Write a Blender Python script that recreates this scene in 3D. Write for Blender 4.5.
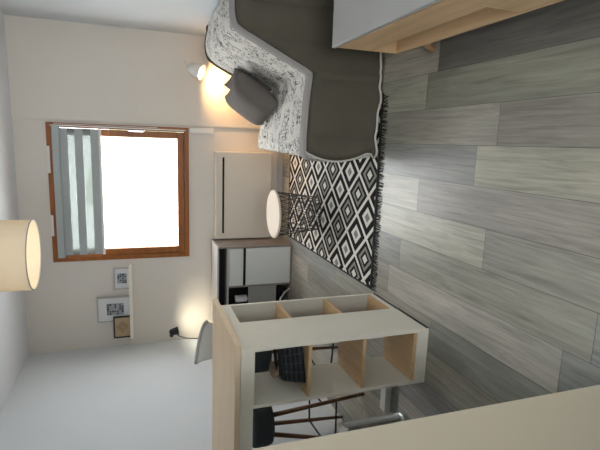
import bpy, bmesh, math, random
from mathutils import Vector, Matrix
R_=math.radians
for o in list(bpy.data.objects): bpy.data.objects.remove(o)
scn=bpy.context.scene
COL=scn.collection

# ---------------------------------------------------------------- camera
# the phone was held sideways: the camera is rolled a quarter turn
p,r,y=R_(19.09),R_(1.46),R_(10.47)
fwd=Vector((-math.sin(y)*math.cos(p), math.cos(y)*math.cos(p), -math.sin(p)))
rt=Vector((math.cos(y),math.sin(y),0)); dn=fwd.cross(rt)
rt2=math.cos(r)*rt+math.sin(r)*dn; dn2=-math.sin(r)*rt+math.cos(r)*dn
cd=bpy.data.cameras.new('camera'); cam=bpy.data.objects.new('camera',cd); COL.objects.link(cam)
m=Matrix((dn2,rt2,-fwd)).transposed().to_4x4(); m.translation=Vector((0,0,1.5)); cam.matrix_world=m
cd.sensor_fit='HORIZONTAL'; cd.sensor_width=36; cd.lens=466.5/600*36; cd.clip_start=.02
scn.camera=cam
# ---------------------------------------------------------------- world, lights, exposure
w=bpy.data.worlds.new('sky'); scn.world=w; w.use_nodes=True
bg=w.node_tree.nodes['Background']; bg.inputs[0].default_value=(.97,.97,.985,1); bg.inputs[1].default_value=12.0
def area(name,loc,rot,sx,sy,power,col=(1,1,1),portal=False):
    l=bpy.data.lights.new(name,'AREA'); l.shape='RECTANGLE'; l.size=sx; l.size_y=sy; l.energy=power; l.color=col
    if portal: l.cycles.is_portal=True
    o=bpy.data.objects.new(name,l); o.location=loc; o.rotation_euler=rot; COL.objects.link(o); return o
area('window_portal',(-.55,5.18,1.64),(R_(-90),0,0),1.34,1.3,1,portal=True)
area('added_window_portal',(.05,-2.12,1.4),(R_(90),0,0),1.5,1.8,1,portal=True)  # guides sky light through the added window behind the camera
scn.view_settings.view_transform='Standard'; scn.view_settings.look='None'
scn.view_settings.gamma=1; scn.view_settings.use_curve_mapping=False
scn.view_settings.exposure=.45

# ---------------------------------------------------------------- materials
def newmat(name):
    m=bpy.data.materials.new(name); m.use_nodes=True
    return m,m.node_tree.nodes,m.node_tree.links,m.node_tree.nodes['Principled BSDF']
def nd(ns,t,**k):
    n=ns.new(t)
    for a,b in k.items(): setattr(n,a,b)
    return n
def mp(ns,ls,scale=(1,1,1),coord='Object',rot=(0,0,0)):
    tc=nd(ns,'ShaderNodeTexCoord'); mm=nd(ns,'ShaderNodeMapping'); mm.inputs['Scale'].default_value=scale; mm.inputs['Rotation'].default_value=rot
    ls.new(tc.outputs[coord],mm.inputs[0]); return mm.outputs[0]
def ramp(ns,ls,src,stops,interp='LINEAR'):
    r=nd(ns,'ShaderNodeValToRGB'); r.color_ramp.interpolation=interp
    e=r.color_ramp.elements
    while len(e)<len(stops): e.new(.5)
    for i,(p_,c) in enumerate(stops): e[i].position=p_; e[i].color=tuple(c)+(1,)
    ls.new(src,r.inputs[0]); return r.outputs[0]
def plain(name,col,rough=.6,metal=0,var=.06,scale=8,bump=.05,spec=.4,coord='Object'):
    m,ns,ls,b=newmat(name)
    n=nd(ns,'ShaderNodeTexNoise'); n.inputs['Scale'].default_value=scale; n.inputs['Detail'].default_value=4
    ls.new(mp(ns,ls,coord=coord),n.inputs['Vector'])
    a=tuple(c*(1-var) for c in col); z=tuple(min(1,c*(1+var)) for c in col)
    ls.new(ramp(ns,ls,n.outputs[0],[(.3,a),(.7,z)]),b.inputs['Base Color'])
    b.inputs['Roughness'].default_value=rough; b.inputs['Metallic'].default_value=metal; b.inputs['Specular IOR Level'].default_value=spec
    if bump:
        bp=nd(ns,'ShaderNodeBump'); bp.inputs['Strength'].default_value=bump; bp.inputs['Distance'].default_value=.01
        n2=nd(ns,'ShaderNodeTexNoise'); n2.inputs['Scale'].default_value=scale*12 if scale*12<600 else 600; ls.new(mp(ns,ls,coord=coord),n2.inputs['Vector'])
        ls.new(n2.outputs[0],bp.inputs['Height']); ls.new(bp.outputs[0],b.inputs['Normal'])
    return m
def wood(name,c1,c2,axis='y',rough=.5,scale=1):
    m,ns,ls,b=newmat(name)
    s={'x':(1.2,16,16),'y':(16,1.2,16),'z':(16,16,1.2)}[axis]
    v=mp(ns,ls,tuple(q*scale for q in s))
    n=nd(ns,'ShaderNodeTexNoise'); n.inputs['Scale'].default_value=1.6; n.inputs['Detail'].default_value=7; n.inputs['Distortion'].default_value=.5
    ls.new(v,n.inputs['Vector'])
    ls.new(ramp(ns,ls,n.outputs[0],[(.3,c1),(.7,c2)]),b.inputs['Base Color'])
    b.inputs['Roughness'].default_value=rough; b.inputs['Specular IOR Level'].default_value=.3
    return m
M={}
M['wall']=plain('wall_paint',(.725,.675,.61),.85,var=.012,scale=2,bump=.03)
M['wall_daylit']=plain('wall_paint_daylit',(.67,.71,.735),.85,var=.012,scale=2,bump=.03)  # side walls: bluish tint of the daylight put into the paint colour
M['ceiling']=plain('ceiling_paint',(.76,.79,.83),.9,var=.01,scale=2,bump=.02)
M['cream']=plain('cream_laminate',(.31,.27,.205),.5,var=.01,scale=2,bump=.0)
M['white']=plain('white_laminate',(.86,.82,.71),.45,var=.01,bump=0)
M['inner']=plain('inner_panel_dark',(.46,.43,.37),.5,var=.01,bump=0)  # darker tone for the far and back panels of the cubbies
M['white_top']=plain('white_lacquer',(.46,.45,.435),.4,var=.01,bump=0)
M['heater']=plain('heater_enamel',(.68,.62,.53),.4,var=.01,bump=0)
M['oak_x']=wood('light_oak_x',(.80,.62,.42),(.90,.72,.52),'x',.45)
M['oak_y']=wood('light_oak_y',(.56,.37,.20),(.70,.49,.29),'y',.45)
M['oak_edge']=wood('oak_edge',(.50,.29,.15),(.60,.37,.20),'x',.5)
M['window_wood']=wood('window_wood',(.24,.075,.016),(.36,.125,.028),'x',.4)
M['walnut']=wood('stool_wood',(.13,.065,.035),(.22,.12,.065),'z',.5)
M['greywood']=wood('grey_brown_wood',(.20,.17,.15),(.30,.26,.235),'z',.6)
M['greytop']=wood('pale_grey_wood',(.42,.40,.38),(.52,.50,.48),'x',.5)
M['drawer']=plain('white_drawer',(.62,.63,.60),.4,var=.01,bump=0)
M['greypanel']=plain('grey_panel',(.30,.30,.29),.5,var=.02,bump=0)
M['black']=plain('black_plastic',(.012,.012,.014),.5,var=.1,bump=0)
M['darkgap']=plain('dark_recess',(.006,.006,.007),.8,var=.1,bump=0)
M['blackwire']=plain('black_wire',(.015,.014,.014),.4,var=.1,bump=0)
M['slate']=plain('slate_fabric',(.045,.058,.07),.6,var=.1,scale=20,bump=.1)
M['shell']=plain('grey_shell',(.50,.50,.49),.45,var=.02,bump=0)
M['silver']=plain('silver_metal',(.6,.62,.63),.3,metal=.9,var=.03,bump=0)
M['whitemetal']=plain('white_metal',(.75,.74,.70),.4,var=.01,bump=0)
M['brownfab']=plain('taupe_quilt',(.085,.075,.055),.85,var=.06,scale=6,bump=.25)
M['trimfab']=plain('grey_border_fabric',(.34,.32,.31),.85,var=.04,scale=10,bump=.15)
M['piping']=plain('cream_piping',(.55,.53,.47),.8,var=.03,scale=20,bump=.1)
M['pillow']=plain('grey_cushion_fabric',(.135,.118,.106),.85,var=.06,scale=10,bump=.25)
M['pillow_d']=plain('dark_cushion_back',(.10,.092,.085),.85,var=.06,scale=10,bump=.25)
M['blind']=plain('blind_fabric',(.40,.43,.43),.8,var=.02,scale=30,bump=.1)
M['baseboard']=plain('baseboard_paint',(.45,.43,.40),.6,var=.02,bump=0)
M['tan']=plain('tan_wicker',(.35,.25,.17),.7,var=.15,scale=60,bump=.3)
M['paper']=plain('paper_white',(.72,.72,.72),.8,var=.01,bump=0)
M['fringe']=plain('black_yarn',(.02,.019,.018),.9,var=.3,scale=60,bump=.2)
M['foliage']=plain('foliage',(.34,.40,.27),.8,var=.35,scale=9,bump=.3)
M['bark']=plain('bark',(.10,.075,.05),.9,var=.2,scale=9,bump=.3)
# glass, blinds, shade
def glassm():
    m,ns,ls,b=newmat('window_glass'); ns.remove(b); out=[n for n in ns if n.type=='OUTPUT_MATERIAL'][0]
    t=nd(ns,'ShaderNodeBsdfTransparent'); t.inputs[0].default_value=(.96,.98,.98,1)
    g=nd(ns,'ShaderNodeBsdfGlossy'); g.inputs['Roughness'].default_value=.05
    mx=nd(ns,'ShaderNodeMixShader'); mx.inputs[0].default_value=.05
    ls.new(t.outputs[0],mx.inputs[1]); ls.new(g.outputs[0],mx.inputs[2]); ls.new(mx.outputs[0],out.inputs[0]); return m
def veil(name,col,tr,fac):
    m,ns,ls,b=newmat(name); ns.remove(b); out=[n for n in ns if n.type=='OUTPUT_MATERIAL'][0]
    t=nd(ns,'ShaderNodeBsdfTransparent'); t.inputs[0].default_value=tr+(1,)
    d=nd(ns,'ShaderNodeBsdfTranslucent'); d.inputs[0].default_value=col+(1,)
    df=nd(ns,'ShaderNodeBsdfDiffuse'); df.inputs[0].default_value=col+(1,)
    m1=nd(ns,'ShaderNodeMixShader'); m1.inputs[0].default_value=.5
    ls.new(d.outputs[0],m1.inputs[1]); ls.new(df.outputs[0],m1.inputs[2])
    n=nd(ns,'ShaderNodeTexNoise'); n.inputs['Scale'].default_value=300; ls.new(mp(ns,ls),n.inputs['Vector'])
    mx=nd(ns,'ShaderNodeMixShader'); mx.inputs[0].default_value=fac
    ls.new(m1.outputs[0],mx.inputs[2]); ls.new(t.outputs[0],mx.inputs[1]); ls.new(mx.outputs[0],out.inputs[0]); return m
M['glass']=glassm()
M['milky']=veil('milky_glass',(.9,.93,.93),(.97,.98,.98),.15)  # lower pane: glass with a little white diffusion mixed in
M['sheer']=veil('sheer_blind_fabric',(.38,.41,.40),(.27,.28,.27),.4)
M['shade']=veil('linen_lampshade',(.72,.67,.58),(.5,.5,.5),.97)
def emis(name,col,s):
    m,ns,ls,b=newmat(name); b.inputs['Emission Color'].default_value=col+(1,); b.inputs['Emission Strength'].default_value=s; b.inputs['Base Color'].default_value=(.8,.8,.8,1); return m
M['bulb']=emis('lit_bulb',(1,.80,.55),7)
M['bulb_cool']=emis('lit_bulb_white',(1,.95,.82),40)
# floor planks: tone per plank in a colour attribute (the colour of each board), grain by noise
def floorm():
    m,ns,ls,b=newmat('grey_wood_planks')
    a=nd(ns,'ShaderNodeAttribute',attribute_name='board'); 
    v=mp(ns,ls,(34,1.8,1)); n=nd(ns,'ShaderNodeTexNoise'); n.inputs['Scale'].default_value=1.5; n.inputs['Detail'].default_value=8; n.inputs['Distortion'].default_value=.7; n.inputs['Roughness'].default_value=.65
    ad=nd(ns,'ShaderNodeVectorMath',operation='ADD'); sc=nd(ns,'ShaderNodeVectorMath',operation='SCALE'); sc.inputs['Scale'].default_value=37
    ls.new(a.outputs['Color'],sc.inputs[0]); ls.new(v,ad.inputs[0]); ls.new(sc.outputs[0],ad.inputs[1]); ls.new(ad.outputs[0],n.inputs['Vector'])
    g=ramp(ns,ls,n.outputs[0],[(.3,(.68,.68,.68)),(.5,(.98,.98,.98)),(.7,(1.25,1.245,1.23))])
    n2=nd(ns,'ShaderNodeTexNoise'); n2.inputs['Scale'].default_value=1.2; n2.inputs['Detail'].default_value=4
    v2=mp(ns,ls,(5,1.3,1)); ad2=nd(ns,'ShaderNodeVectorMath',operation='ADD'); ls.new(v2,ad2.inputs[0]); ls.new(sc.outputs[0],ad2.inputs[1]); ls.new(ad2.outputs[0],n2.inputs['Vector'])
    g2=ramp(ns,ls,n2.outputs[0],[(.3,(.84,.84,.84)),(.7,(1.12,1.115,1.10))])
    mx=nd(ns,'ShaderNodeMix',data_type='RGBA',blend_type='MULTIPLY'); mx.inputs[0].default_value=1
    ls.new(a.outputs['Color'],mx.inputs[6]); ls.new(g,mx.inputs[7])
    mx2=nd(ns,'ShaderNodeMix',data_type='RGBA',blend_type='MULTIPLY'); mx2.inputs[0].default_value=1
    ls.new(mx.outputs[2],mx2.inputs[6]); ls.new(g2,mx2.inputs[7]); ls.new(mx2.outputs[2],b.inputs['Base Color'])
    b.inputs['Roughness'].default_value=.36; b.inputs['Specular IOR Level'].default_value=.45
    bp=nd(ns,'ShaderNodeBump'); bp.inputs['Strength'].default_value=.12; bp.inputs['Distance'].default_value=.004; ls.new(n.outputs[0],bp.inputs['Height']); ls.new(bp.outputs[0],b.inputs['Normal'])
    return m
M['floor']=floorm()
def math_(ns,ls,op,a,b=None,c=None):
    n=nd(ns,'ShaderNodeMath',operation=op)
    for i,q in enumerate((a,b,c)):
        if q is None: continue
        if isinstance(q,(int,float)): n.inputs[i].default_value=q
        else: ls.new(q,n.inputs[i])
    return n.outputs[0]
def rugm():
    m,ns,ls,b=newmat('diamond_rug')
    tc=nd(ns,'ShaderNodeTexCoord'); sp=nd(ns,'ShaderNodeSeparateXYZ'); ls.new(tc.outputs['Object'],sp.inputs[0])
    X=math_(ns,ls,'DIVIDE',math_(ns,ls,'ADD',sp.outputs[0],.193),.294)
    Y=math_(ns,ls,'DIVIDE',math_(ns,ls,'SUBTRACT',sp.outputs[1],2.846),.32)
    u=math_(ns,ls,'ADD',math_(ns,ls,'ADD',X,Y),.5); v=math_(ns,ls,'ADD',math_(ns,ls,'SUBTRACT',X,Y),.5)
    fu=math_(ns,ls,'ABSOLUTE',math_(ns,ls,'SUBTRACT',math_(ns,ls,'FRACT',u),.5))
    fv=math_(ns,ls,'ABSOLUTE',math_(ns,ls,'SUBTRACT',math_(ns,ls,'FRACT',v),.5))
    d=math_(ns,ls,'MULTIPLY',math_(ns,ls,'MAXIMUM',fu,fv),2)   # 0 centre .. 1 edge
    # kind of cell
    k=math_(ns,ls,'FLOORED_MODULO',math_(ns,ls,'FLOOR',u),2)
    W=(.74,.71,.65); K=(.018,.017,.017); G=(.26,.25,.225)
    c1=ramp(ns,ls,d,[(0,W),(.24,K),(.42,G),(.63,K),(.88,W)],'CONSTANT')
    c2=ramp(ns,ls,d,[(0,G),(.24,W),(.50,K),(.72,K),(.88,W)],'CONSTANT')
    mx=nd(ns,'ShaderNodeMix',data_type='RGBA'); ls.new(k,mx.inputs[0]); ls.new(c1,mx.inputs[6]); ls.new(c2,mx.inputs[7])
    ls.new(mx.outputs[2],b.inputs['Base Color']); b.inputs['Roughness'].default_value=.95; b.inputs['Specular IOR Level'].default_value=.1
    wv=nd(ns,'ShaderNodeTexNoise'); wv.inputs['Scale'].default_value=250; ls.new(tc.outputs['Object'],wv.inputs['Vector'])
    bp=nd(ns,'ShaderNodeBump'); bp.inputs['Strength'].default_value=.5; bp.inputs['Distance'].default_value=.003; ls.new(wv.outputs[0],bp.inputs['Height']); ls.new(bp.outputs[0],b.inputs['Normal'])
    return m
M['rug']=rugm()
def scribblem():
    m,ns,ls,b=newmat('scribble_print_fabric')
    def lines(sc,rot,off,thr,dist):
        v=mp(ns,ls,sc,rot=rot); ad=nd(ns,'ShaderNodeVectorMath',operation='ADD'); ad.inputs[1].default_value=off; ls.new(v,ad.inputs[0])
        n=nd(ns,'ShaderNodeTexNoise'); n.inputs['Scale'].default_value=1; n.inputs['Detail'].default_value=3; n.inputs['Distortion'].default_value=dist; ls.new(ad.outputs[0],n.inputs['Vector'])
        q=math_(ns,ls,'ABSOLUTE',math_(ns,ls,'SUBTRACT',n.outputs[0],.5)); return math_(ns,ls,'LESS_THAN',q,thr)
    a=lines((8,14,8),(0,0,.2),(0,0,0),.014,1.4); c=lines((14,8,14),(0,0,-.3),(7,3,1),.014,2.0)
    k=nd(ns,'ShaderNodeTexNoise'); k.inputs['Scale'].default_value=9; ls.new(mp(ns,ls),k.inputs['Vector']); kk=math_(ns,ls,'GREATER_THAN',k.outputs[0],.44)
    s=math_(ns,ls,'MULTIPLY',math_(ns,ls,'MAXIMUM',a,c),kk)
    mx=nd(ns,'ShaderNodeMix',data_type='RGBA'); ls.new(s,mx.inputs[0]); mx.inputs[6].default_value=(.70,.68,.63,1); mx.inputs[7].default_value=(.035,.035,.035,1)
    ls.new(mx.outputs[2],b.inputs['Base Color']); b.inputs['Roughness'].default_value=.85
    w_=nd(ns,'ShaderNodeTexNoise'); w_.inputs['Scale'].default_value=14; ls.new(mp(ns,ls),w_.inputs['Vector'])
    bp=nd(ns,'ShaderNodeBump'); bp.inputs['Strength'].default_value=.6; bp.inputs['Distance'].default_value=.03; ls.new(w_.outputs[0],bp.inputs['Height']); ls.new(bp.outputs[0],b.inputs['Normal'])
    return m
M['scribble']=scribblem()

# ---------------------------------------------------------------- mesh helpers
OFF={}
def link(name,bm,mt,parent=None,smooth=False,bevel=0,doubles=False):
    off=OFF.get(parent.name,Vector()) if parent else Vector()
    if off.length: bmesh.ops.translate(bm,verts=bm.verts,vec=-off)
    bmesh.ops.recalc_face_normals(bm,faces=bm.faces)
    me=bpy.data.meshes.new(name); bm.to_mesh(me); bm.free()
    for m_ in (mt if isinstance(mt,(list,tuple)) else [mt]): me.materials.append(m_)
    if smooth:
        for f in me.polygons: f.use_smooth=True
    o=bpy.data.objects.new(name,me); COL.objects.link(o)
    if parent: o.parent=parent; OFF[o.name]=off
    if bevel:
        b=o.modifiers.new('bevel','BEVEL'); b.width=bevel; b.segments=2; b.limit_method='ANGLE'
    return o
def tag(o,label=None,cat=None,group=None,kind=None):
    if label: o['label']=label
    if cat: o['category']=cat
    if group: o['group']=group
    if kind: o['kind']=kind
    return o
def thing(name,loc,label,cat,group=None):
    o=bpy.data.objects.new(name,None); COL.objects.link(o); o.location=loc; o.empty_display_size=.1
    OFF[o.name]=Vector(loc); return tag(o,label,cat,group)
def box(bm,x0,x1,y0,y1,z0,z1,mi=0,rotz=0,rotm=None):
    vs=[bm.verts.new((x,y_,z)) for x in (x0,x1) for y_ in (y0,y1) for z in (z0,z1)]
    if rotm is not None:
        c=Vector(((x0+x1)/2,(y0+y1)/2,(z0+z1)/2))
        for v in vs: v.co=rotm@(v.co-c)+c
    for q in ((0,1,3,2),(4,6,7,5),(0,4,5,1),(2,3,7,6),(0,2,6,4),(1,5,7,3)):
        f=bm.faces.new([vs[i] for i in q]); f.material_index=mi
    return vs
def B(*boxes):
    bm=bmesh.new()
    for b in boxes: box(bm,*b)
    return bm
def tube(bm,pts,rad,n=8,closed=False,caps=True,mi=0):
    pts=[Vector(q) for q in pts]; N=len(pts); rings=[]
    rads=rad if isinstance(rad,(list,tuple)) else [rad]*N
    up=None
    for i,q in enumerate(pts):
        if closed: t=(pts[(i+1)%N]-pts[i-1])
        else: t=pts[min(i+1,N-1)]-pts[max(i-1,0)]
        t.normalize()
        if up is None:
            up=Vector((0,0,1)) if abs(t.z)<.9 else Vector((1,0,0))
        a=t.cross(up)
        if a.length<1e-4: a=t.cross(Vector((0,1,0)))
        a.normalize(); up2=a.cross(t).normalized(); up=up2
        rings.append([bm.verts.new(q+rads[i]*(math.cos(2*math.pi*k/n)*a+math.sin(2*math.pi*k/n)*up2)) for k in range(n)])
    for i in range(N if closed else N-1):
        A=rings[i]; C=rings[(i+1)%N]
        for k in range(n): bm.faces.new((A[k],A[(k+1)%n],C[(k+1)%n],C[k])).material_index=mi
    if caps and not closed:
        bm.faces.new(rings[0]); bm.faces.new(rings[-1][::-1])
def T(pts,rad,n=8,closed=False):
    bm=bmesh.new(); tube(bm,pts,rad,n,closed); return bm
def lathe(bm,prof,cx,cy,n=32,a0=0,a1=2*math.pi,closed_ring=True):
    full=abs(a1-a0-2*math.pi)<1e-6; cnt=n if full else n+1; rings=[]
    for (rr,z) in prof:
        rings.append([bm.verts.new((cx+rr*math.cos(a0+(a1-a0)*k/n),cy+rr*math.sin(a0+(a1-a0)*k/n),z)) for k in range(cnt)])
    for i in range(len(prof)-1):
        for k in range(n):
            k2=(k+1)%cnt
            bm.faces.new((rings[i][k],rings[i][k2],rings[i+1][k2],rings[i+1][k]))
def L(prof,cx,cy,n=32): 
    bm=bmesh.new(); lathe(bm,prof,cx,cy,n); bmesh.ops.remove_doubles(bm,verts=bm.verts,dist=1e-5); return bm
def frame_bm(x0,x1,z0,z1,y0,y1,w):
    return B((x0,x1,y0,y1,z0,z0+w),(x0,x1,y0,y1,z1-w,z1),(x0,x0+w,y0,y1,z0+w,z1-w),(x1-w,x1,y0,y1,z0+w,z1-w))
def quadwall(name,ax,ay,bx,by,z0,z1,th,mt):
    # vertical wall slab between two floor points, thickness to the left of a->b
    d=Vector((bx-ax,by-ay,0)).normalized(); n=Vector((-d.y,d.x,0))*th
    bm=bmesh.new(); P=[Vector((ax,ay,0)),Vector((bx,by,0)),Vector((bx,by,0))+n,Vector((ax,ay,0))+n]
    lo=[bm.verts.new((q.x,q.y,z0)) for q in P]; hi=[bm.verts.new((q.x,q.y,z1)) for q in P]
    bm.faces.new(lo[::-1]); bm.faces.new(hi)
    for i in range(4): bm.faces.new((lo[i],lo[(i+1)%4],hi[(i+1)%4],hi[i]))
    return tag(link(name,bm,mt),kind='structure')

W=4.916; CZ=2.555; XR=1.01; YB=-2.1
# ---------------------------------------------------------------- setting
rnd=random.Random(5)
tones={'d':(.138,.134,.115),'m':(.325,.311,.263),'l':(.45,.43,.368),'t':(.385,.36,.295),'b':(.265,.265,.245),'k':(.255,.245,.206)}
known={2:[(2.172,'d','t')],1:[(2.257,'k','t')],0:[(1.69,'k','m')],-1:[(1.815,'t','b')],-2:[(2.268,'m','l')],-3:[(.4,'m','m')],-4:[(2.414,'m','b')],-5:[(2.529,'l','m')],-6:[(2.05,'b','m')]}
bm=bmesh.new(); cl=bm.loops.layers.float_color.new('board'); fx=.02; pw=.188; PL=1.30
for i in range(-13,7):
    x0=fx+i*pw; x1=x0+pw
    if x1<-2.6 or x0>XR+.2: continue
    off,before,after=known.get(i,[(rnd.uniform(0,1.3),None,None)])[0]
    y0=off-PL*6
    while y0<W+.1:
        y1=y0+PL
        c=None
        if before and abs(y1-off)<.01: c=tones[before]
        elif after and abs(y0-off)<.01: c=tones[after]
        elif i==-4 and abs(y1-1.112)<.05: c=tones['b']
        elif i==-5 and abs(y1-1.23)<.05: c=tones['b']
        if c is None: c=tones[rnd.choice('mmlbtkm')]
        if i==-3 and c: c=tones['m'] if y0<1 else tones['l']
        c=tuple(q*rnd.uniform(.97,1.03) for q in c)
        a=max(y0,YB); b_=min(y1,W+.05); g=.0009
        if b_>a+.01:
            vs=[bm.verts.new(q) for q in ((x0+g,a+g,0),(x1-g,a+g,0),(x1-g,b_-g,0),(x0+g,b_-g,0))]
            f=bm.faces.new(vs)
            for lp in f.loops: lp[cl]=c+(1,)
        y0=y1
vs=[bm.verts.new(q) for q in ((-2.7,YB-.1,-.004),(XR+.2,YB-.1,-.004),(XR+.2,W+.2,-.004),(-2.7,W+.2,-.004))]
f=bm.faces.new(vs)
for lp in f.loops: lp[cl]=(.05,.048,.045,1)
v0=[bm.verts.new((v.co.x,v.co.y,-.15)) for v in vs]
fb=bm.faces.new(v0[::-1])
for i in range(4): bm.faces.new((vs[i],vs[(i+1)%4],v0[(i+1)%4],v0[i]))
tag(link('floor',bm,M['floor']),kind='structure')
tag(link('ceiling',B((-2.7,XR+.25,YB-.25,W+.3,CZ,CZ+.15)),M['ceiling']),kind='structure')
wx0,wx1,wz0,wz1=-1.21,.117,1.0,2.285
tag(link('wall_back',B((-2.6,wx0,W,W+.26,0,CZ),(wx1,XR+.2,W,W+.26,0,CZ),(wx0,wx1,W,W+.26,0,wz0),(wx0,wx1,W,W+.26,wz1,CZ)),M['wall']),kind='structure')
tag(link('trim_1',B((.142,XR,W-.018,W,0,CZ)),M['wall']),kind='structure')
quadwall('wall_right',XR,W+.1,XR,YB-.1,0,CZ,.2,M['wall_daylit'])
quadwall('wall_left',-2.285,YB-.1,-2.135,W+.1,0,CZ,.2,M['wall_daylit'])
# rear wall behind the camera, with an unseen window added for fill light
rx0,rx1,rz0,rz1=-.7,.8,.5,2.3
tag(link('wall_rear',B((-2.6,rx0,YB-.2,YB,0,CZ),(rx1,XR+.2,YB-.2,YB,0,CZ),(rx0,rx1,YB-.2,YB,0,rz0),(rx0,rx1,YB-.2,YB,rz1,CZ)),M['wall']),kind='structure')
w2=tag(link('added_window',frame_bm(rx0,rx1,rz0,rz1,YB-.14,YB-.06,.07),M['window_wood'],bevel=.004),kind='structure')
link('added_window_mullion',B(((rx0+rx1)/2-.04,(rx0+rx1)/2+.04,YB-.13,YB-.07,rz0+.07,rz1-.07)),M['window_wood'],w2)
link('glass_pane',B((rx0+.07,rx1-.07,YB-.105,YB-.1,rz0+.07,rz1-.07)),M['glass'],w2)
# cream partition end at the near left
bm=bmesh.new(); P=[(-.737,1.0),(-2.24,1.0),(-2.24,1.09),(-.805,1.09)]
lo=[bm.verts.new((a,b,0)) for a,b in P]; hi=[bm.verts.new((a,b,CZ)) for a,b in P]
bm.faces.new(lo[::-1]); bm.faces.new(hi)
for i in range(4): bm.faces.new((lo[i],lo[(i+1)%4],hi[(i+1)%4],hi[i]))
tag(link('wall_partition',bm,M['cream']),kind='structure')
tag(link('baseboard_back',B((-2.12,XR-.01,W-.032,W-.018,0,.06)),M['baseboard']),kind='structure')
d_=Vector((.15,W-YB,0)).normalized()
bm=bmesh.new(); 
def lw(yy): return -2.285+.15*(yy-YB+.1)/(W-YB+.2)
P=[(lw(1.1)+.001,1.1),(lw(W-.04)+.001,W-.04),(lw(W-.04)+.013,W-.04),(lw(1.1)+.013,1.1)]
lo=[bm.verts.new((a,b,0)) for a,b in P]; hi=[bm.verts.new((a,b,.07)) for a,b in P]
bm.faces.new(lo[::-1]); bm.faces.new(hi)
for i in range(4): bm.faces.new((lo[i],lo[(i+1)%4],hi[(i+1)%4],hi[i]))
tag(link('baseboard_left',bm,M['whitemetal']),kind='structure')
# main window
win=tag(link('window_1',frame_bm(wx0,wx1,wz0,wz1,W-.022,W+.06,.045),M['window_wood'],bevel=.004),kind='structure')
link('window_sash',frame_bm(wx0+.047,wx1-.047,wz0+.047,wz1-.047,W-.012,W+.045,.065),M['window_wood'],win,bevel=.006)
link('glass_pane',B((wx0+.11,wx1-.11,W+.015,W+.02,wz0+.11,1.86)),M['milky'],win)
link('glass_pane',B((wx0+.11,wx1-.11,W+.015,W+.02,1.865,wz1-.11)),M['glass'],win)
bm=B((.055,.073,W-.045,W-.032,1.43,1.56)); box(bm,.058,.07,W-.035,W-.012,1.55,1.575)
hd=link('window_handle',bm,M['silver'],win,bevel=.003)
for z in (2.23,):
    link('hinge_cover',B((-.35,-.1,W-.03,W-.022,2.262,2.284)),M['whitemetal'],win)
    link('hinge_cover',B((-.95,-.75,W-.03,W-.022,2.262,2.284)),M['whitemetal'],win)
link('blind_guide',B((.085,.095,W-.034,W-.024,1.03,2.25)),M['whitemetal'],win)
# outside trees
for i,(tx,ty,tz,s) in enumerate(((-5.0,17,3.0,1.6),(-1.2,18,3.4,1.7),(2.0,17,2.7,1.5))):
    t=thing('garden_tree',(tx,ty,-4),['leafy green tree outside, seen at the left through the blind','leafy green tree outside, seen at the middle through the blind','leafy green tree outside, seen at the right through the blind'][i],'tree','trees outside the window')
    tb=T([(tx,ty,-4),(tx+.1,ty,-1),(tx,ty,1.2)],[.25,.2,.12]); link('trunk',tb,M['bark'],t)
    bm=bmesh.new(); rr=random.Random(i)
    for k in range(9):
        q=bmesh.ops.create_icosphere(bm,subdivisions=3,radius=s*rr.uniform(.45,.7),matrix=Matrix.Translation((tx+rr.uniform(-s,s)*.8,ty+rr.uniform(-s,s)*.6,1.0+rr.uniform(-1,1)*s*.7)))
        for v in q['verts']: v.co+=Vector((rr.uniform(-1,1),rr.uniform(-1,1),rr.uniform(-1,1)))*.12
    link('foliage',bm,M['foliage'],t)
# ---------------------------------------------------------------- roller blind
bl=thing('roller_blind',(-.53,W-.05,2.2),'grey zebra roller blind half drawn over the window','blind')
bx0,bx1=-1.148,.078
link('cassette',B((bx0-.01,bx1+.01,W-.09,W-.028,2.17,2.232)),M['blind'],bl,bevel=.008)
for (a,b,k) in ((2.104,2.17,'blind'),(2.045,2.104,'sheer'),(1.976,2.045,'blind'),(1.908,1.976,'sheer'),(1.835,1.908,'blind')):
    link('opaque_band' if k=='blind' else 'sheer_band',B((bx0+.01,bx1-.01,W-.052,W-.050,a,b)),M[k],bl)
link('bottom_bar',B((bx0+.005,bx1-.005,W-.062,W-.042,1.815,1.837)),M['whitemetal'],bl,bevel=.004)
link('pull_cord',T([(.105,W-.03,2.22),(.106,W-.03,1.3)],.003,6),M['whitemetal'],bl)
# ---------------------------------------------------------------- wall items
tag(link('cable_cover',B((.066,.122,W-.022,W-.0005,.75,.99)),M['whitemetal'],bevel=.004),'white plastic cable cover running down from the window corner to the heater','cable cover')
ht=thing('electric_heater',(-.56,W-.06,.135),'flat white electric panel heater mounted under the window','heater')
link('body',B((-1.02,-.105,W-.105,W-.001,.135,.745)),M['heater'],ht,bevel=.012)
link('air_slot',B((-.955,-.165,W-.108,W-.1045,.652,.672)),M['darkgap'],ht)
link('lower_edge',B((-1.0,-.125,W-.108,W-.1045,.15,.156)),M['baseboard'],ht)
sh=tag(link('picture_ledge',B((-2.03,-1.262,W-.11,W-.0,1.575,1.59),(-2.03,-1.262,W-.11,W-.1,1.59,1.606)),M['white'],bevel=.002),'narrow white picture ledge on the back wall left of the window','shelf')
def frame(x0,x1,z0,z1,fm,fw,yy,label,art,grp=None):
    t=thing('framed_print',((x0+x1)/2,yy,z0),label,'picture frame')
    link('frame',frame_bm(x0,x1,z0,z1,yy-.012,yy+.01,fw),fm,t,bevel=.002)
    link('mat_board',B((x0+fw,x1-fw,yy-.003,yy+.004,z0+fw,z1-fw)),M['paper'],t)
    art(t,x0,x1,z0,z1,yy-.0045)
    return t
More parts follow.
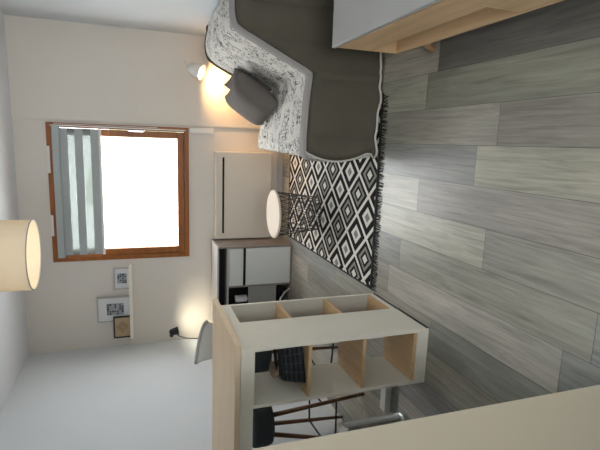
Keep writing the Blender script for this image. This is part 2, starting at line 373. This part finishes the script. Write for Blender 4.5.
def art_block(cols,rows,mg,bgm,fgm,seed):
    def f(t,x0,x1,z0,z1,yy):
        rr=random.Random(seed); bm=bmesh.new()
        ax0=x0+(x1-x0)*mg[0]; ax1=x1-(x1-x0)*mg[0]; az0=z0+(z1-z0)*mg[1]; az1=z0+(z1-z0)*mg[2]
        box(bm,ax0,ax1,yy,yy+.0015,az0,az1,0)
        for i in range(cols):
            for j in range(rows):
                if rr.random()<.62:
                    cx=ax0+(ax1-ax0)*(i+.5)/cols; cz=az0+(az1-az0)*(j+.5)/rows; s=(ax1-ax0)/cols*rr.uniform(.25,.45); h=(az1-az0)/rows*rr.uniform(.25,.45)
                    box(bm,cx-s,cx+s,yy-.001,yy,cz-h,cz+h,1)
        link('print',bm,[bgm,fgm],t)
    return f
pg=plain('print_grey',(.35,.36,.37),.7,bump=0); pk=plain('print_black',(.05,.055,.06),.7,bump=0); pb=plain('print_tan',(.50,.36,.22),.7,bump=0); pbr=plain('print_brown',(.14,.08,.05),.7,bump=0)
fm1=wood('frame_pale_wood',(.45,.42,.38),(.55,.52,.48),'x'); 
frame(-1.515,-1.29,1.591,1.748,M['greytop'],.012,W-.04,'small pale framed print nearest the window on the picture ledge',art_block(5,4,(.27,.22,.8),pg,pk,1))
frame(-1.855,-1.592,1.591,1.915,M['greytop'],.014,W-.035,'largest framed print, tall white frame in the middle of the picture ledge',art_block(5,7,(.27,.22,.72),pg,pk,2))
def art_line(t,x0,x1,z0,z1,yy):
    bm=bmesh.new(); box(bm,x0+.014,x1-.014,yy,yy+.0015,z0+.014,z1-.014,0)
    cx=(x0+x1)/2; cz=(z0+z1)/2; h=(z1-z0)*.3
    for k in range(3):
        a=h*(1-.3*k); pts=[(cx-a*1.2,yy-.001,cz),(cx,yy-.001,cz+a),(cx+a*1.2,yy-.001,cz),(cx,yy-.001,cz-a)]
        tube(bm,pts,.0028,5,closed=True,mi=1)
    link('print',bm,[pb,pbr],t)
frame(-2.025,-1.795,1.591,1.765,M['black'],.014,W-.062,'small black frame with a tan print at the left end of the picture ledge',art_line)
# ---------------------------------------------------------------- dresser
dr=thing('sideboard',(-1.55,4.7,0),'grey-brown sideboard with white drawer fronts against the back wall','sideboard')
X0,X1,Y0,Y1,ZT=-2.1,-1.03,4.48,4.88,.775
link('top_board',B((X0,X1,Y0-.004,Y1,ZT-.018,ZT)),M['greytop'],dr,bevel=.003)
link('side_panel',B((X1-.018,X1,Y0,Y1,0,ZT-.018)),M['greywood'],dr)
link('side_panel',B((X0,X0+.018,Y0,Y1,0,ZT-.018)),M['greywood'],dr)
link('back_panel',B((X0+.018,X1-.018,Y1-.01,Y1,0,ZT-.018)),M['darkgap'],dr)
link('shelf_board',B((X0+.018,X1-.018,Y0,Y1-.01,.66,.676)),M['greytop'],dr)
link('shelf_board',B((X0+.018,X1-.018,Y0,Y1-.01,0,.018)),M['greywood'],dr)
link('divider',B((-1.455,-1.437,Y0,Y1-.01,.018,.66)),M['greywood'],dr)
link('drawer',B((-1.434,X1-.022,Y0-.008,Y0+.3,.515,.656)),M['drawer'],dr,bevel=.003)
link('door',B((-1.434,X1-.022,Y0-.008,Y0+.012,.02,.487)),M['drawer'],dr,bevel=.003)
link('dark_gap',B((-1.434,X1-.022,Y0+.004,Y0+.02,.487,.515)),M['darkgap'],dr)
link('door',B((-1.96,-1.46,Y0+.02,Y0+.035,.155,.452)),M['greypanel'],dr,bevel=.003)
link('niche_shade',B((-2.08,-1.05,Y0+.12,Y0+.13,.678,.755)),M['darkgap'],dr)  # black sheet stands in for the shade inside the open slot
link('niche_shade',B((-2.08,-1.457,Y0+.25,Y0+.26,.02,.655)),M['darkgap'],dr)  # same for the shade deep in the open niches
# white roll and cables in the niches
tag(link('paper_roll',L([(0,.455),(.034,.455),(.036,.46),(.036,.57),(.033,.576),(.012,.576),(0,.576)],-1.60,4.56,24),M['paper'],smooth=False),'white cylindrical roll standing in the open niche of the sideboard','roll')
link_sh=None
bm=bmesh.new(); rr=random.Random(3)
pts=[Vector((-1.56+.09*math.cos(k*.7)*(1-k*.012),4.53+.025*math.sin(k*1.3),.075+.045*math.sin(k*.7)*(1-k*.01))) for k in range(36)]
tube(bm,pts,.007,6); tag(link('cable_coil',bm,M['black'],smooth=True),'tangled black cable in the low niche of the sideboard','cable')
bm=bmesh.new(); tube(bm,[(-1.50,4.47,.02),(-1.53,4.46,.07),(-1.60,4.46,.12),(-1.66,4.46,.13)],.008,6)
tag(link('charger_lead',bm,M['whitemetal'],smooth=True),'short white lead lying over the black cable in the sideboard','cable')
# ---------------------------------------------------------------- desk lamp on the sideboard
lp=thing('desk_lamp',(-2.03,4.72,ZT),'black desk lamp lit on the sideboard in the far left corner','lamp')
lx,ly=-2.03,4.66
link('base',L([(0,ZT),(.06,ZT),(.06,ZT+.012),(.01,ZT+.018),(0,ZT+.018)],lx,ly,24),M['black'],lp)
link('pole',T([(lx,ly,ZT+.015),(lx-.005,ly,.95),(lx+.01,ly,1.06),(lx+.04,ly,1.13),(lx+.075,ly,1.17)],.005,8),M['black'],lp)
def spot_head(parent,c,aim,rad,ln,mt,bmt):
    c=Vector(c); aim=Vector(aim).normalized(); q=aim.to_track_quat('Z','Y').to_matrix().to_4x4()
    bm=bmesh.new(); prof=[(0,-.5*ln),(rad*.45,-.5*ln),(rad*.7,-.38*ln),(rad*.82,-.1*ln),(rad,.5*ln),(rad*.95,.5*ln),(rad*.75,-.05*ln),(0,-.2*ln)]
    lathe(bm,prof,0,0,28); bmesh.ops.remove_doubles(bm,verts=bm.verts,dist=1e-5); bmesh.ops.transform(bm,matrix=Matrix.Translation(c)@q,verts=bm.verts)
    sh=link('lamp_head',bm,mt,parent,smooth=True)
    bm=bmesh.new(); bmesh.ops.create_icosphere(bm,subdivisions=3,radius=rad*.62,matrix=Matrix.Translation(c+aim*ln*.25))
    link('bulb',bm,bmt,sh,smooth=True); return sh
spot_head(lp,(-1.935,4.66,1.185),(.1,.15,-1),.042,.085,M['black'],M['bulb_cool'])
link('joint',T([(-1.965,4.66,1.20),(-1.985,4.66,1.215)],.018,10),M['black'],lp)
def spotlight(name,loc,aim,power,col,ang,blend,rad):
    l=bpy.data.lights.new(name,'SPOT'); l.energy=power; l.color=col; l.spot_size=R_(ang); l.spot_blend=blend; l.shadow_soft_size=rad
    o=bpy.data.objects.new(name,l); o.location=loc; o.rotation_euler=Vector(aim).to_track_quat('-Z','Y').to_euler(); COL.objects.link(o)
spotlight('desk_lamp_light',(-1.93,4.66,1.13),(.15,.3,-1),5.5,(1,.9,.68),165,1,.04)
tag(link('pencil_cup',L([(0,ZT),(.018,ZT),(.02,ZT+.05),(.016,ZT+.05),(.015,ZT+.01),(0,ZT+.01)],-1.925,4.72,16),M['black']),'little black pot at the back of the sideboard','pot')
# ---------------------------------------------------------------- wall lamp over the sofa
wl=thing('wall_lamp',(.70,W-.06,.99),'white spot lamp glowing on the back wall above the sofa','lamp')
link('wall_plate',L([(0,0),(.03,0),(.03,.012),(0,.012)],0,0,20),M['whitemetal'],wl); 
bpy.data.objects['wall_plate'].location=(.06,.041,.035); bpy.data.objects['wall_plate'].rotation_euler=(R_(90),0,0)
link('bracket',T([(.76,W-.03,1.03),(.76,W-.08,1.045),(.70,W-.11,1.01)],.006,8),M['whitemetal'],wl)
spot_head(wl,(.665,W-.14,.945),(-.42,-.55,-1),.078,.14,M['whitemetal'],M['bulb'])
link('cord',T([(.76,W-.022,1.02),(.80,W-.022,1.05),(.85,W-.022,1.0),(.87,W-.022,.85),(.90,W-.022,.6)],.0025,6),M['whitemetal'],wl)
spotlight('wall_lamp_light',(.625,W-.20,.86),(-.25,.25,-1),23,(1,.56,.22),160,.9,.035)
# ---------------------------------------------------------------- pendant
pd=thing('pendant_lamp',(-.575,2.5,CZ),'cream drum pendant lamp lit and hanging from the ceiling','lamp')
px,py=-.575,2.5
link('lamp_shade',L([(.17,1.985),(.17,2.235),(.167,2.235),(.167,1.985),(.17,1.985)],px,py,64),M['shade'],pd,smooth=False)
sr=bpy.data.objects['lamp_shade']
link('shade_ring',T([(px+.169*math.cos(a*math.pi/24),py+.169*math.sin(a*math.pi/24),1.984) for a in range(48)],.0028,6,True),M['greypanel'],sr)
link('cord',T([(px,py,2.17),(px,py,CZ)],.004,6),M['whitemetal'],pd)
link('ceiling_rose',L([(0,CZ-.03),(.045,CZ-.03),(.05,CZ),(0,CZ)],px,py,24),M['whitemetal'],pd)
link('socket',L([(0,2.12),(.02,2.12),(.02,2.18),(0,2.18)],px,py,16),M['whitemetal'],pd)
bm=bmesh.new(); bmesh.ops.create_icosphere(bm,subdivisions=3,radius=.035,matrix=Matrix.Translation((px,py,2.09))); link('bulb',bm,M['bulb'],pd,smooth=True)
bm=bmesh.new()
for a in (0,120,240): tube(bm,[(px,py,2.215),(px+.167*math.cos(R_(a)),py+.167*math.sin(R_(a)),2.225)],.002,5)
link('spider',bm,M['whitemetal'],pd)
l=bpy.data.lights.new('pendant_light','POINT'); l.energy=1.5; l.color=(1,.86,.66); l.shadow_soft_size=.04
o=bpy.data.objects.new('pendant_light',l); o.location=(px,py,2.04); COL.objects.link(o)
# ---------------------------------------------------------------- bar counter + shelf units
ct=thing('bar_counter',(-1.55,2.42,0),'light oak bar counter with a white apron over the shelf units','counter')
link('worktop',B((-2.19,-.955,2.06,2.775,1.052,1.08)),M['oak_x'],ct,bevel=.002)
link('apron',B((-2.19,-1.302,2.068,2.086,.985,1.052)),M['white'],ct)
link('foot_plate',B((-1.675,-1.303,2.388,2.45,0,.045)),M['whitemetal'],ct,bevel=.004)
link('end_leg',B((-2.13,-2.10,2.4,2.44,.0,1.052)),M['whitemetal'],ct)
ua=thing('shelf_unit',(-1.14,2.23,0),'white open shelf unit with oak shelves facing the camera under the counter','shelf unit')
link('side_panel',B((-.998,-.98,2.062,2.385,0,1.05)),M['white'],ua)
link('side_panel',B((-1.3,-1.284,2.062,2.385,0,1.05)),M['white'],ua)
link('top_rail',B((-1.284,-.998,2.062,2.385,.982,1.05)),M['white'],ua)
link('plinth',B((-1.284,-.998,2.062,2.385,.0,.066)),M['white'],ua)
for z in (.682,.376,.066): link('shelf_board',B((-1.2838,-.9982,2.07,2.383,z,z+.018)),M['oak_y'],ua)
ub=thing('shelf_unit',(-1.07,2.55,0),'white shelf unit with three cubbies facing the rug, behind the open unit','shelf unit')
link('side_panel',B((-1.16,-.983,2.388,2.405,0,1.05)),M['white'],ub)
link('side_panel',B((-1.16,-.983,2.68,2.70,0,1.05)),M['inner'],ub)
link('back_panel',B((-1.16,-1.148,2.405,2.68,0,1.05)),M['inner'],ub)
link('edge_strip',B((-.9832,-.9815,2.68,2.70,0,1.05)),M['white'],ub)
link('top_rail',B((-1.148,-.983,2.405,2.68,.985,1.05)),M['white'],ub)
link('plinth',B((-1.148,-.983,2.405,2.68,.0,.04)),M['white'],ub)
for z in (.682,.362,.04): link('shelf_board',B((-1.148,-.985,2.405,2.68,z,z+.018)),M['oak_y'],ub)
link('floor_strip',B((-.9795,-.975,2.064,2.383,0,.012)),M['black'],ua)
link('floor_strip',B((-.9825,-.978,2.39,2.698,0,.012)),M['black'],ub)
# dark slatted basket on the upper shelf
bk=thing('storage_basket',(-1.15,2.2,.70),'black slatted basket on the top oak shelf of the open unit','basket')
bm=bmesh.new()
def bc(u,v,z): # corner in basket frame, z flares outward
    s=1-.22*(z/.11); c,s_=math.cos(.35),math.sin(.35); X=u*.098*s; Y=v*.095*s
    return Vector((-1.15+c*X-s_*Y,2.21+s_*X+c*Y,.7095+z))
for k in range(5):
    z=.004+k*.024
    pts=[bc(-1,-1,z),bc(1,-1,z),bc(1,1,z),bc(-1,1,z)]
    tube(bm,pts,.009,4,closed=True)
link('slatted_side',bm,M['black'],bk)
bm=bmesh.new()
bm.free()
for (a,b) in ((-1,-1),(1,-1),(1,1),(-1,1),(0,-1),(0,1),(-1,0),(1,0),(.5,-1),(-.5,-1),(1,.5),(1,-.5)):
    link('upright_slat',T([bc(a,b,0)*1,bc(a,b,.105)],.006,5),M['slate'],bk)
bm=bmesh.new(); v=[bm.verts.new(bc(a,b,.001)) for a,b in ((-.95,-.95),(.95,-.95),(.95,.95),(-.95,.95))]+[bm.verts.new(bc(a,b,.09)) for a,b in ((-.9,-.9),(.9,-.9),(.9,.9),(-.9,.9))]
for q in ((0,1,2,3),(4,7,6,5),(0,4,5,1),(1,5,6,2),(2,6,7,3),(3,7,4,0)): bm.faces.new([v[i] for i in q])
link('lining',bm,M['slate'],bk)
tag(link('wicker_bundle',T([(-1.17,2.27,.836),(-1.20,2.24,.838),(-1.205,2.20,.838),(-1.18,2.17,.836)],[.012,.02,.02,.012],10),M['tan'],smooth=True),'small tan wicker piece on top of the black basket','wicker piece')
# ---------------------------------------------------------------- bar stools
def stool():
    t=thing('bar_stool',(0,0,0),'slate bar stool with brown wooden legs standing behind the open shelf unit','stool','bar stools behind the counter')
    link('seat',L([(0,.648),(.13,.648),(.158,.66),(.166,.69),(.166,.78),(.15,.80),(0,.795)],0,0,36),M['slate'],t,smooth=True)
    bm=bmesh.new()
    n=20; rows=[(0,.165,.72),(.25,.178,.83),(.55,.19,.95),(.85,.215,1.08),(1,.24,1.13)]
    outer=[];inner=[]
    for (f,rr,z) in rows:
        ro=[];ri=[]
        for k in range(n+1):
            hw=27+19*f; a=R_(90-hw+2*hw*k/n); e=abs(k/n-.5)*2
            zz=z-.07*f*(1-k/n); q=rr
            ro.append(bm.verts.new((q*math.cos(a),q*math.sin(a),zz))); ri.append(bm.verts.new(((q-.012)*math.cos(a),(q-.012)*math.sin(a),zz)))
        outer.append(ro);inner.append(ri)
    rim=[(a.co+b.co)/2 for a,b in zip(outer[-1],inner[-1])]
    for i in range(len(rows)-1):
        for k in range(n):
            bm.faces.new((outer[i][k],outer[i][k+1],outer[i+1][k+1],outer[i+1][k]))
            bm.faces.new((inner[i][k],inner[i+1][k],inner[i+1][k+1],inner[i][k+1]))
        for k in (0,n): bm.faces.new((outer[i][k],outer[i+1][k],inner[i+1][k],inner[i][k]))
    for k in range(n):
        bm.faces.new((outer[-1][k],outer[-1][k+1],inner[-1][k+1],inner[-1][k])); bm.faces.new((outer[0][k],inner[0][k],inner[0][k+1],outer[0][k+1]))
    bk_=link('backrest',bm,M['whitemetal'],t,smooth=True)
    link('grey_rim',T(rim,.014,8),M['shell'],bk_,smooth=True)
    h=.18
    for sx in (-1,1):
        for sy in (-1,1):
            link('leg',T([(sx*.07,sy*.07,.655),(sx*h,sy*h,0)],[.017,.011],10),M['walnut'],t,smooth=True)
    def P(sx,sy,z): f=(.655-z)/.655; q=.07+(h-.07)*f; return (sx*q,sy*q,z)
    for (a,b,z) in (((-1,-1),(1,-1),.2),((-1,1),(1,1),.3),((-1,-1),(-1,1),.3),((1,-1),(1,1),.3)):
        link('footrest',T([P(*a,z),P(*b,z)],.007,8),M['blackwire'],t)
    return t
def copy_tree(o,parent=None):
    c=o.copy(); COL.objects.link(c)
    if parent: c.parent=parent
    for ch in [q for q in bpy.data.objects if q.parent==o]: copy_tree(ch,c)
    return c
s1=stool(); s1.location=(-1.46,3.04,0); s1.rotation_euler.z=R_(-8)
s2=copy_tree(s1); s2.location=(-1.945,2.92,0); s2.rotation_euler.z=R_(4)
for ch in s2.children:
    if ch.name.startswith('backrest'): ch.scale.z=.9
s2['label']='slate bar stool in the open gap under the counter, nearest the left wall'
# silver frame on the floor
mf=thing('metal_frame',(-1.8,2.6,0),'silver metal frame lying on the floor beside the cream partition','metal frame')
link('front_rail',T([(-2.14,2.98,.02),(-1.66,2.31,.02),(-1.60,2.23,.02),(-1.60,2.17,.02),(-1.66,2.12,.02),(-1.75,2.06,.02)],.019,10),M['silver'],mf,smooth=True)
link('rear_rail',T([(-2.165,2.5,.02),(-1.80,2.09,.02),(-1.75,2.06,.02)],.014,10),M['silver'],mf,smooth=True)
# ---------------------------------------------------------------- rug
rg=thing('rug',(0,0,0),'black and white diamond pattern rug with a black fringe on the plank floor','rug')
bm=B((-.955,.33,2.745,4.60,.0005,.009)); link('pile',bm,M['rug'],rg)
bm=B((-.963,.335,2.733,2.747,.0005,.0105),(-.965,-.953,2.735,4.605,.0005,.0105),(-.963,.335,4.595,4.61,.0005,.0105)); link('binding',bm,M['fringe'],rg)
bm=bmesh.new(); rr=random.Random(8); xx=-.955
while xx<.325:
    a=xx+rr.uniform(-.01,.01); e=rr.uniform(.05,.085)
    tube(bm,[(xx,2.745,.007),(xx+rr.uniform(-.008,.008),2.745-e*.5,.008+rr.uniform(0,.006)),(a,2.745-e,.003)],[.0036,.0034,.002],5); xx+=.0105
fr=link('fringe',bm,M['fringe'],rg); fr['kind']='stuff'
bm=bmesh.new(); xx=-.95
while xx<.325:
    tube(bm,[(xx,4.60,.007),(xx+rr.uniform(-.008,.008),4.65,.004)],[.003,.002],5); xx+=.0105
fr=link('fringe',bm,M['fringe'],rg); fr['kind']='stuff'
# ---------------------------------------------------------------- wire coffee table
tb=thing('wire_side_table',(-.6,3.83,0),'round side table with a pale wooden top on a black wire basket base','side table')
cx,cy=-.605,3.83
link('table_top',L([(0,.385),(.2,.385),(.208,.39),(.208,.402),(.2,.407),(0,.407)],cx,cy,48),plain('pale_wood_top',(.70,.585,.46),.5,var=.03,scale=5,bump=0),tb)
bm=bmesh.new()
def wr(a,z): q=.145+(.195-.145)*(z/.385); return (cx+q*math.cos(a),cy+q*math.sin(a),z)
for z,rd in ((.0145,.004),(.10,.002),(.2,.002),(.3,.002),(.38,.004)):
    tube(bm,[wr(2*math.pi*k/40,z) for k in range(40)],rd,5,closed=True)
n=22
for k in range(n):
    a=2*math.pi*k/n; b=2*math.pi/n*2
    tube(bm,[wr(a+b*j/6,.0145+.3655*j/6) for j in range(7)],.0022,5); tube(bm,[wr(a-b*j/6,.0145+.3655*j/6) for j in range(7)],.0022,5)
for k in range(4): a=k*math.pi/4; tube(bm,[wr(a,.0145),wr(a+math.pi,.0145)],.002,5)
link('wire_basket',bm,M['blackwire'],tb)
# ---------------------------------------------------------------- sofa bed with cover
sf=thing('sofa_bed',(.5,3.5,0),'folding sofa bed under a scribble-print and taupe cover along the right wall','sofa')
near=[(-.075,.012),(-.10,.2),(-.092,.42),(-.07,.468),(.0,.478),(.25,.468),(.42,.452),(.453,.475),(.52,.615),(.60,.785),(.658,.905),(.70,.94),(.80,.95),(.92,.94),(.985,.88),(.99,.4),(.99,.012)]
far=[(-.06,.012),(-.07,.2),(-.06,.40),(-.045,.45),(.02,.462),(.17,.45),(.40,.445),(.455,.475),(.525,.60),(.60,.755),(.665,.875),(.71,.91),(.79,.925),(.90,.91),(.97,.86),(.975,.4),(.975,.012)]
YN,YF=2.86,4.22
def smooth_prof(pr,n=4):
    out=[]
    for i in range(len(pr)-1):
        p0=pr[max(i-1,0)];p1=pr[i];p2=pr[i+1];p3=pr[min(i+2,len(pr)-1)]
        for k in range(n):
            t=k/n; out.append(tuple(.5*((2*p1[j])+(-p0[j]+p2[j])*t+(2*p0[j]-5*p1[j]+4*p2[j]-p3[j])*t*t+(-p0[j]+3*p1[j]-3*p2[j]+p3[j])*t**3) for j in (0,1)))
    out.append(pr[-1]); return out
NP,FP=smooth_prof(near),smooth_prof(far)
bm=bmesh.new(); rings=[]; ny=40; rr=random.Random(4)
for j in range(ny+1):
    t=j/ny; yy=YN+(YF-YN)*t; ring=[]
    ef=min(1,(1-t)*ny/2.5); 
    for i,(a,b) in enumerate(zip(NP,FP)):
        x=a[0]*(1-t)+b[0]*t; z=a[1]*(1-t)+b[1]*t
        pf=.006*math.sin(yy*19+i*.35)+.004*math.sin(yy*41+i*.8)
        if z>.3: z+=pf-(1-ef)*.012
        ring.append(bm.verts.new((x,yy,z)))
    rings.append(ring)
for j in range(ny):
    for i in range(len(NP)-1): bm.faces.new((rings[j][i],rings[j][i+1],rings[j+1][i+1],rings[j+1][i]))
bm.faces.new(rings[-1]); bm.faces.new(rings[0][::-1])
link('printed_cover',bm,M['scribble'],sf,smooth=True)
# border band
bm=bmesh.new(); prev=None
i0,i1=6,len(NP)-5
for yy,h in ((2.845,-.004),(2.855,.006),(2.90,.010),(2.935,.009),(2.95,.0)):
    ring=[]; t=(yy-YN)/(YF-YN)
    for i in range(i0,i1):
        a,b=NP[i],FP[i]; pa,pb=NP[i-1],NP[i+1]; tx,tz=pb[0]-pa[0],pb[1]-pa[1]; l_=math.hypot(tx,tz) or 1
        x=a[0]*(1-t)+b[0]*t-tz/l_*(h+.006); z=a[1]*(1-t)+b[1]*t+tx/l_*(h+.006)
        ring.append(bm.verts.new((x,yy,z)))
    if prev:
        for k in range(len(ring)-1): bm.faces.new((prev[k],prev[k+1],ring[k+1],ring[k]))
    prev=ring
link('border_trim',bm,M['trimfab'],sf,smooth=True)
# quilted end cover
def topz(x):
    up=[q for q in NP if q[1]>.3]
    for a,b in zip(up,up[1:]):
        if a[0]<=x<=b[0] and b[0]>a[0]: return a[1]+(b[1]-a[1])*(x-a[0])/(b[0]-a[0])
    return up[0][1] if x<up[0][0] else .88
seams=[-.2,.055,.385,.46,.62,.82,1.2]
bm=bmesh.new(); nx,nz=90,26; g=[]
for i in range(nx+1):
    u=i/nx; col=[]
    for k in range(nz+1):
        v_=k/nz
        xl=-.045-.055*math.sin(math.pi*min(1,(1-v_)*1.15))**.8 if v_>.0 else -.075
        x=xl+(.985-xl)*u; zt=topz(max(x,-.04))-.004
        zb=.028+.007*math.sin(x*14)+.004*math.sin(x*37)
        z=zb+(zt-zb)*v_
        s0=max(s for s in seams if s<=x); s1_=min(s for s in seams if s>x); q=(x-s0)/(s1_-s0)
        puff=.03*(4*q*(1-q))**.35
        edge=min(1,(1-v_)*nz/3)**.5*min(1,u*nx/3+.05)**.5
        flare=.065*(1-v_)**1.3
        wr_=.004*math.sin(x*26+z*9)*(1-v_)
        col.append(bm.verts.new((x,2.858-(.004+puff+.008)*edge-flare-wr_,z)))
    g.append(col)
for i in range(nx):
    for k in range(nz): bm.faces.new((g[i][k],g[i+1][k],g[i+1][k+1],g[i][k+1]))
g_co=[[q.co.copy() for q in col] for col in g]
hem=[g[i][0].co.copy() for i in range(nx+1)]; left=[g[0][k].co.copy() for k in range(nz+1)]; topline=[g[i][nz].co.copy() for i in range(nx+1)]
ec=link('end_cover',bm,M['brownfab'],sf,smooth=True)
o2=ec.modifiers.new('solid','SOLIDIFY'); o2.thickness=.006; o2.offset=0
link('hem_piping',T([h_+Vector((0,-.004,-.004)) for h_ in hem[::2]],.008,8),M['piping'],sf,smooth=True)
link('side_piping',T([h_+Vector((-.006,0,0)) for h_ in left],.007,8),M['piping'],sf,smooth=True)
link('seam_piping',T([h_+Vector((0,-.006,.002)) for h_ in topline[:75]],.004,6),M['trimfab'],sf,smooth=True)
link('far_piping',T([(q[0],YF,q[1]+.0) for q in FP if q[0]>.55 and q[1]>.55],.009,8),M['brownfab'],sf,smooth=True)
for sx in (.055,.385,.46,.62):
    pts=[]
    for k in range(2,nz):
        v_=k/nz; i=min(range(nx+1),key=lambda q:abs(g_co[q][k].x-sx)); pts.append(g_co[i][k]+Vector((0,.0015,0)))
    link('quilt_seam',T(pts,.0035,5),M['pillow_d'],sf,smooth=True)
# cushions
def cushion(loc,rot,sx,sy,th,label,mt,name='cushion'):
    bm=bmesh.new(); n=22; top=[];bot=[]
    for i in range(n+1):
        rt_=[];rb=[]
        for j in range(n+1):
            u=i/n*2-1; v=j/n*2-1
            pin=1-.10*(1-(abs(u)**2))*abs(v)**3-.0; pin2=1-.10*(1-(abs(v)**2))*abs(u)**3
            x=u*sx/2*pin2; y_=v*sy/2*pin
            h=th/2*((1-u**4)*(1-v**4))**.55+.0*u
            wv=.006*math.sin(u*6+v*4)*(1-u*u)*(1-v*v)
            rt_.append(bm.verts.new((x,y_,h+wv+.002))); rb.append(bm.verts.new((x,y_,-h-.002)))
        top.append(rt_);bot.append(rb)
    for i in range(n):
        for j in range(n):
            bm.faces.new((top[i][j],top[i+1][j],top[i+1][j+1],top[i][j+1])); bm.faces.new((bot[i][j],bot[i][j+1],bot[i+1][j+1],bot[i+1][j]))
    bmesh.ops.remove_doubles(bm,verts=bm.verts,dist=.0045)
    o=link(name,bm,mt,smooth=True); o.location=loc; o.rotation_euler=rot
    return tag(o,label,'cushion')
def orient(normal,spin):
    q=Vector(normal).normalized().to_track_quat('Z','Y'); return (q.to_matrix()@Matrix.Rotation(spin,3,'Z')).to_euler()
def basis(u,v):
    u=Vector(u).normalized(); n=u.cross(Vector(v)).normalized(); v=n.cross(u)
    return Matrix((u,v,n)).transposed().to_euler()
cushion((.325,3.77,.630),basis((-.28,.96,0),(.50,.34,.78)),.48,.40,.19,'taupe square cushion in front, tipped back over a second cushion',M['pillow'])
cushion((.450,3.955,.618),basis((-.22,.97,.05),(.40,.16,.88)),.40,.34,.08,'grey cushion mostly hidden behind the front cushion on the sofa',M['pillow_d'])
# ---------------------------------------------------------------- low bench by the right wall
tv=thing('low_cabinet',(.75,1.6,0),'low oak cabinet with a white top on peg legs at the right wall','cabinet')
bx,by0,by1=.50,.75,2.36
link('top_board',B((bx-.004,1.0,by0,by1+.004,.505,.526)),M['white_top'],tv,bevel=.002)
link('side_panel',B((bx,.995,by1-.02,by1,.142,.505)),M['oak_y'],tv)
link('side_panel',B((bx,.995,by0,by0+.02,.142,.505)),M['oak_y'],tv)
link('bottom_board',B((bx,.995,by0+.02,by1-.02,.142,.160)),M['oak_y'],tv)
link('middle_board',B((bx+.004,.98,1.45,by1-.02,.308,.322)),M['oak_y'],tv)
link('divider',B((bx,.98,1.44,1.458,.160,.505)),M['oak_y'],tv)
link('back_panel',B((.98,.995,by0+.02,by1-.02,.160,.505)),M['oak_y'],tv)
link('drawer',B((bx,bx+.018,1.46,by1-.022,.310,.486)),M['oak_y'],tv,bevel=.002)
link('door',B((bx,bx+.018,by0+.022,1.438,.163,.486)),M['oak_y'],tv,bevel=.002)
link('finger_gap',B((bx+.02,bx+.03,by0+.03,by1-.03,.486,.505)),M['darkgap'],tv)
for (fx_,fy,tx,ty) in ((.512,2.235,.575,2.17),(.95,2.245,.88,2.17),(.55,.87,.62,.94),(.95,.87,.88,.94)):
    link('leg',T([(tx,ty,.145),(fx_,fy,0)],[.026,.018],12),M['walnut'] if 0 else M['oak_edge'],tv,smooth=True)
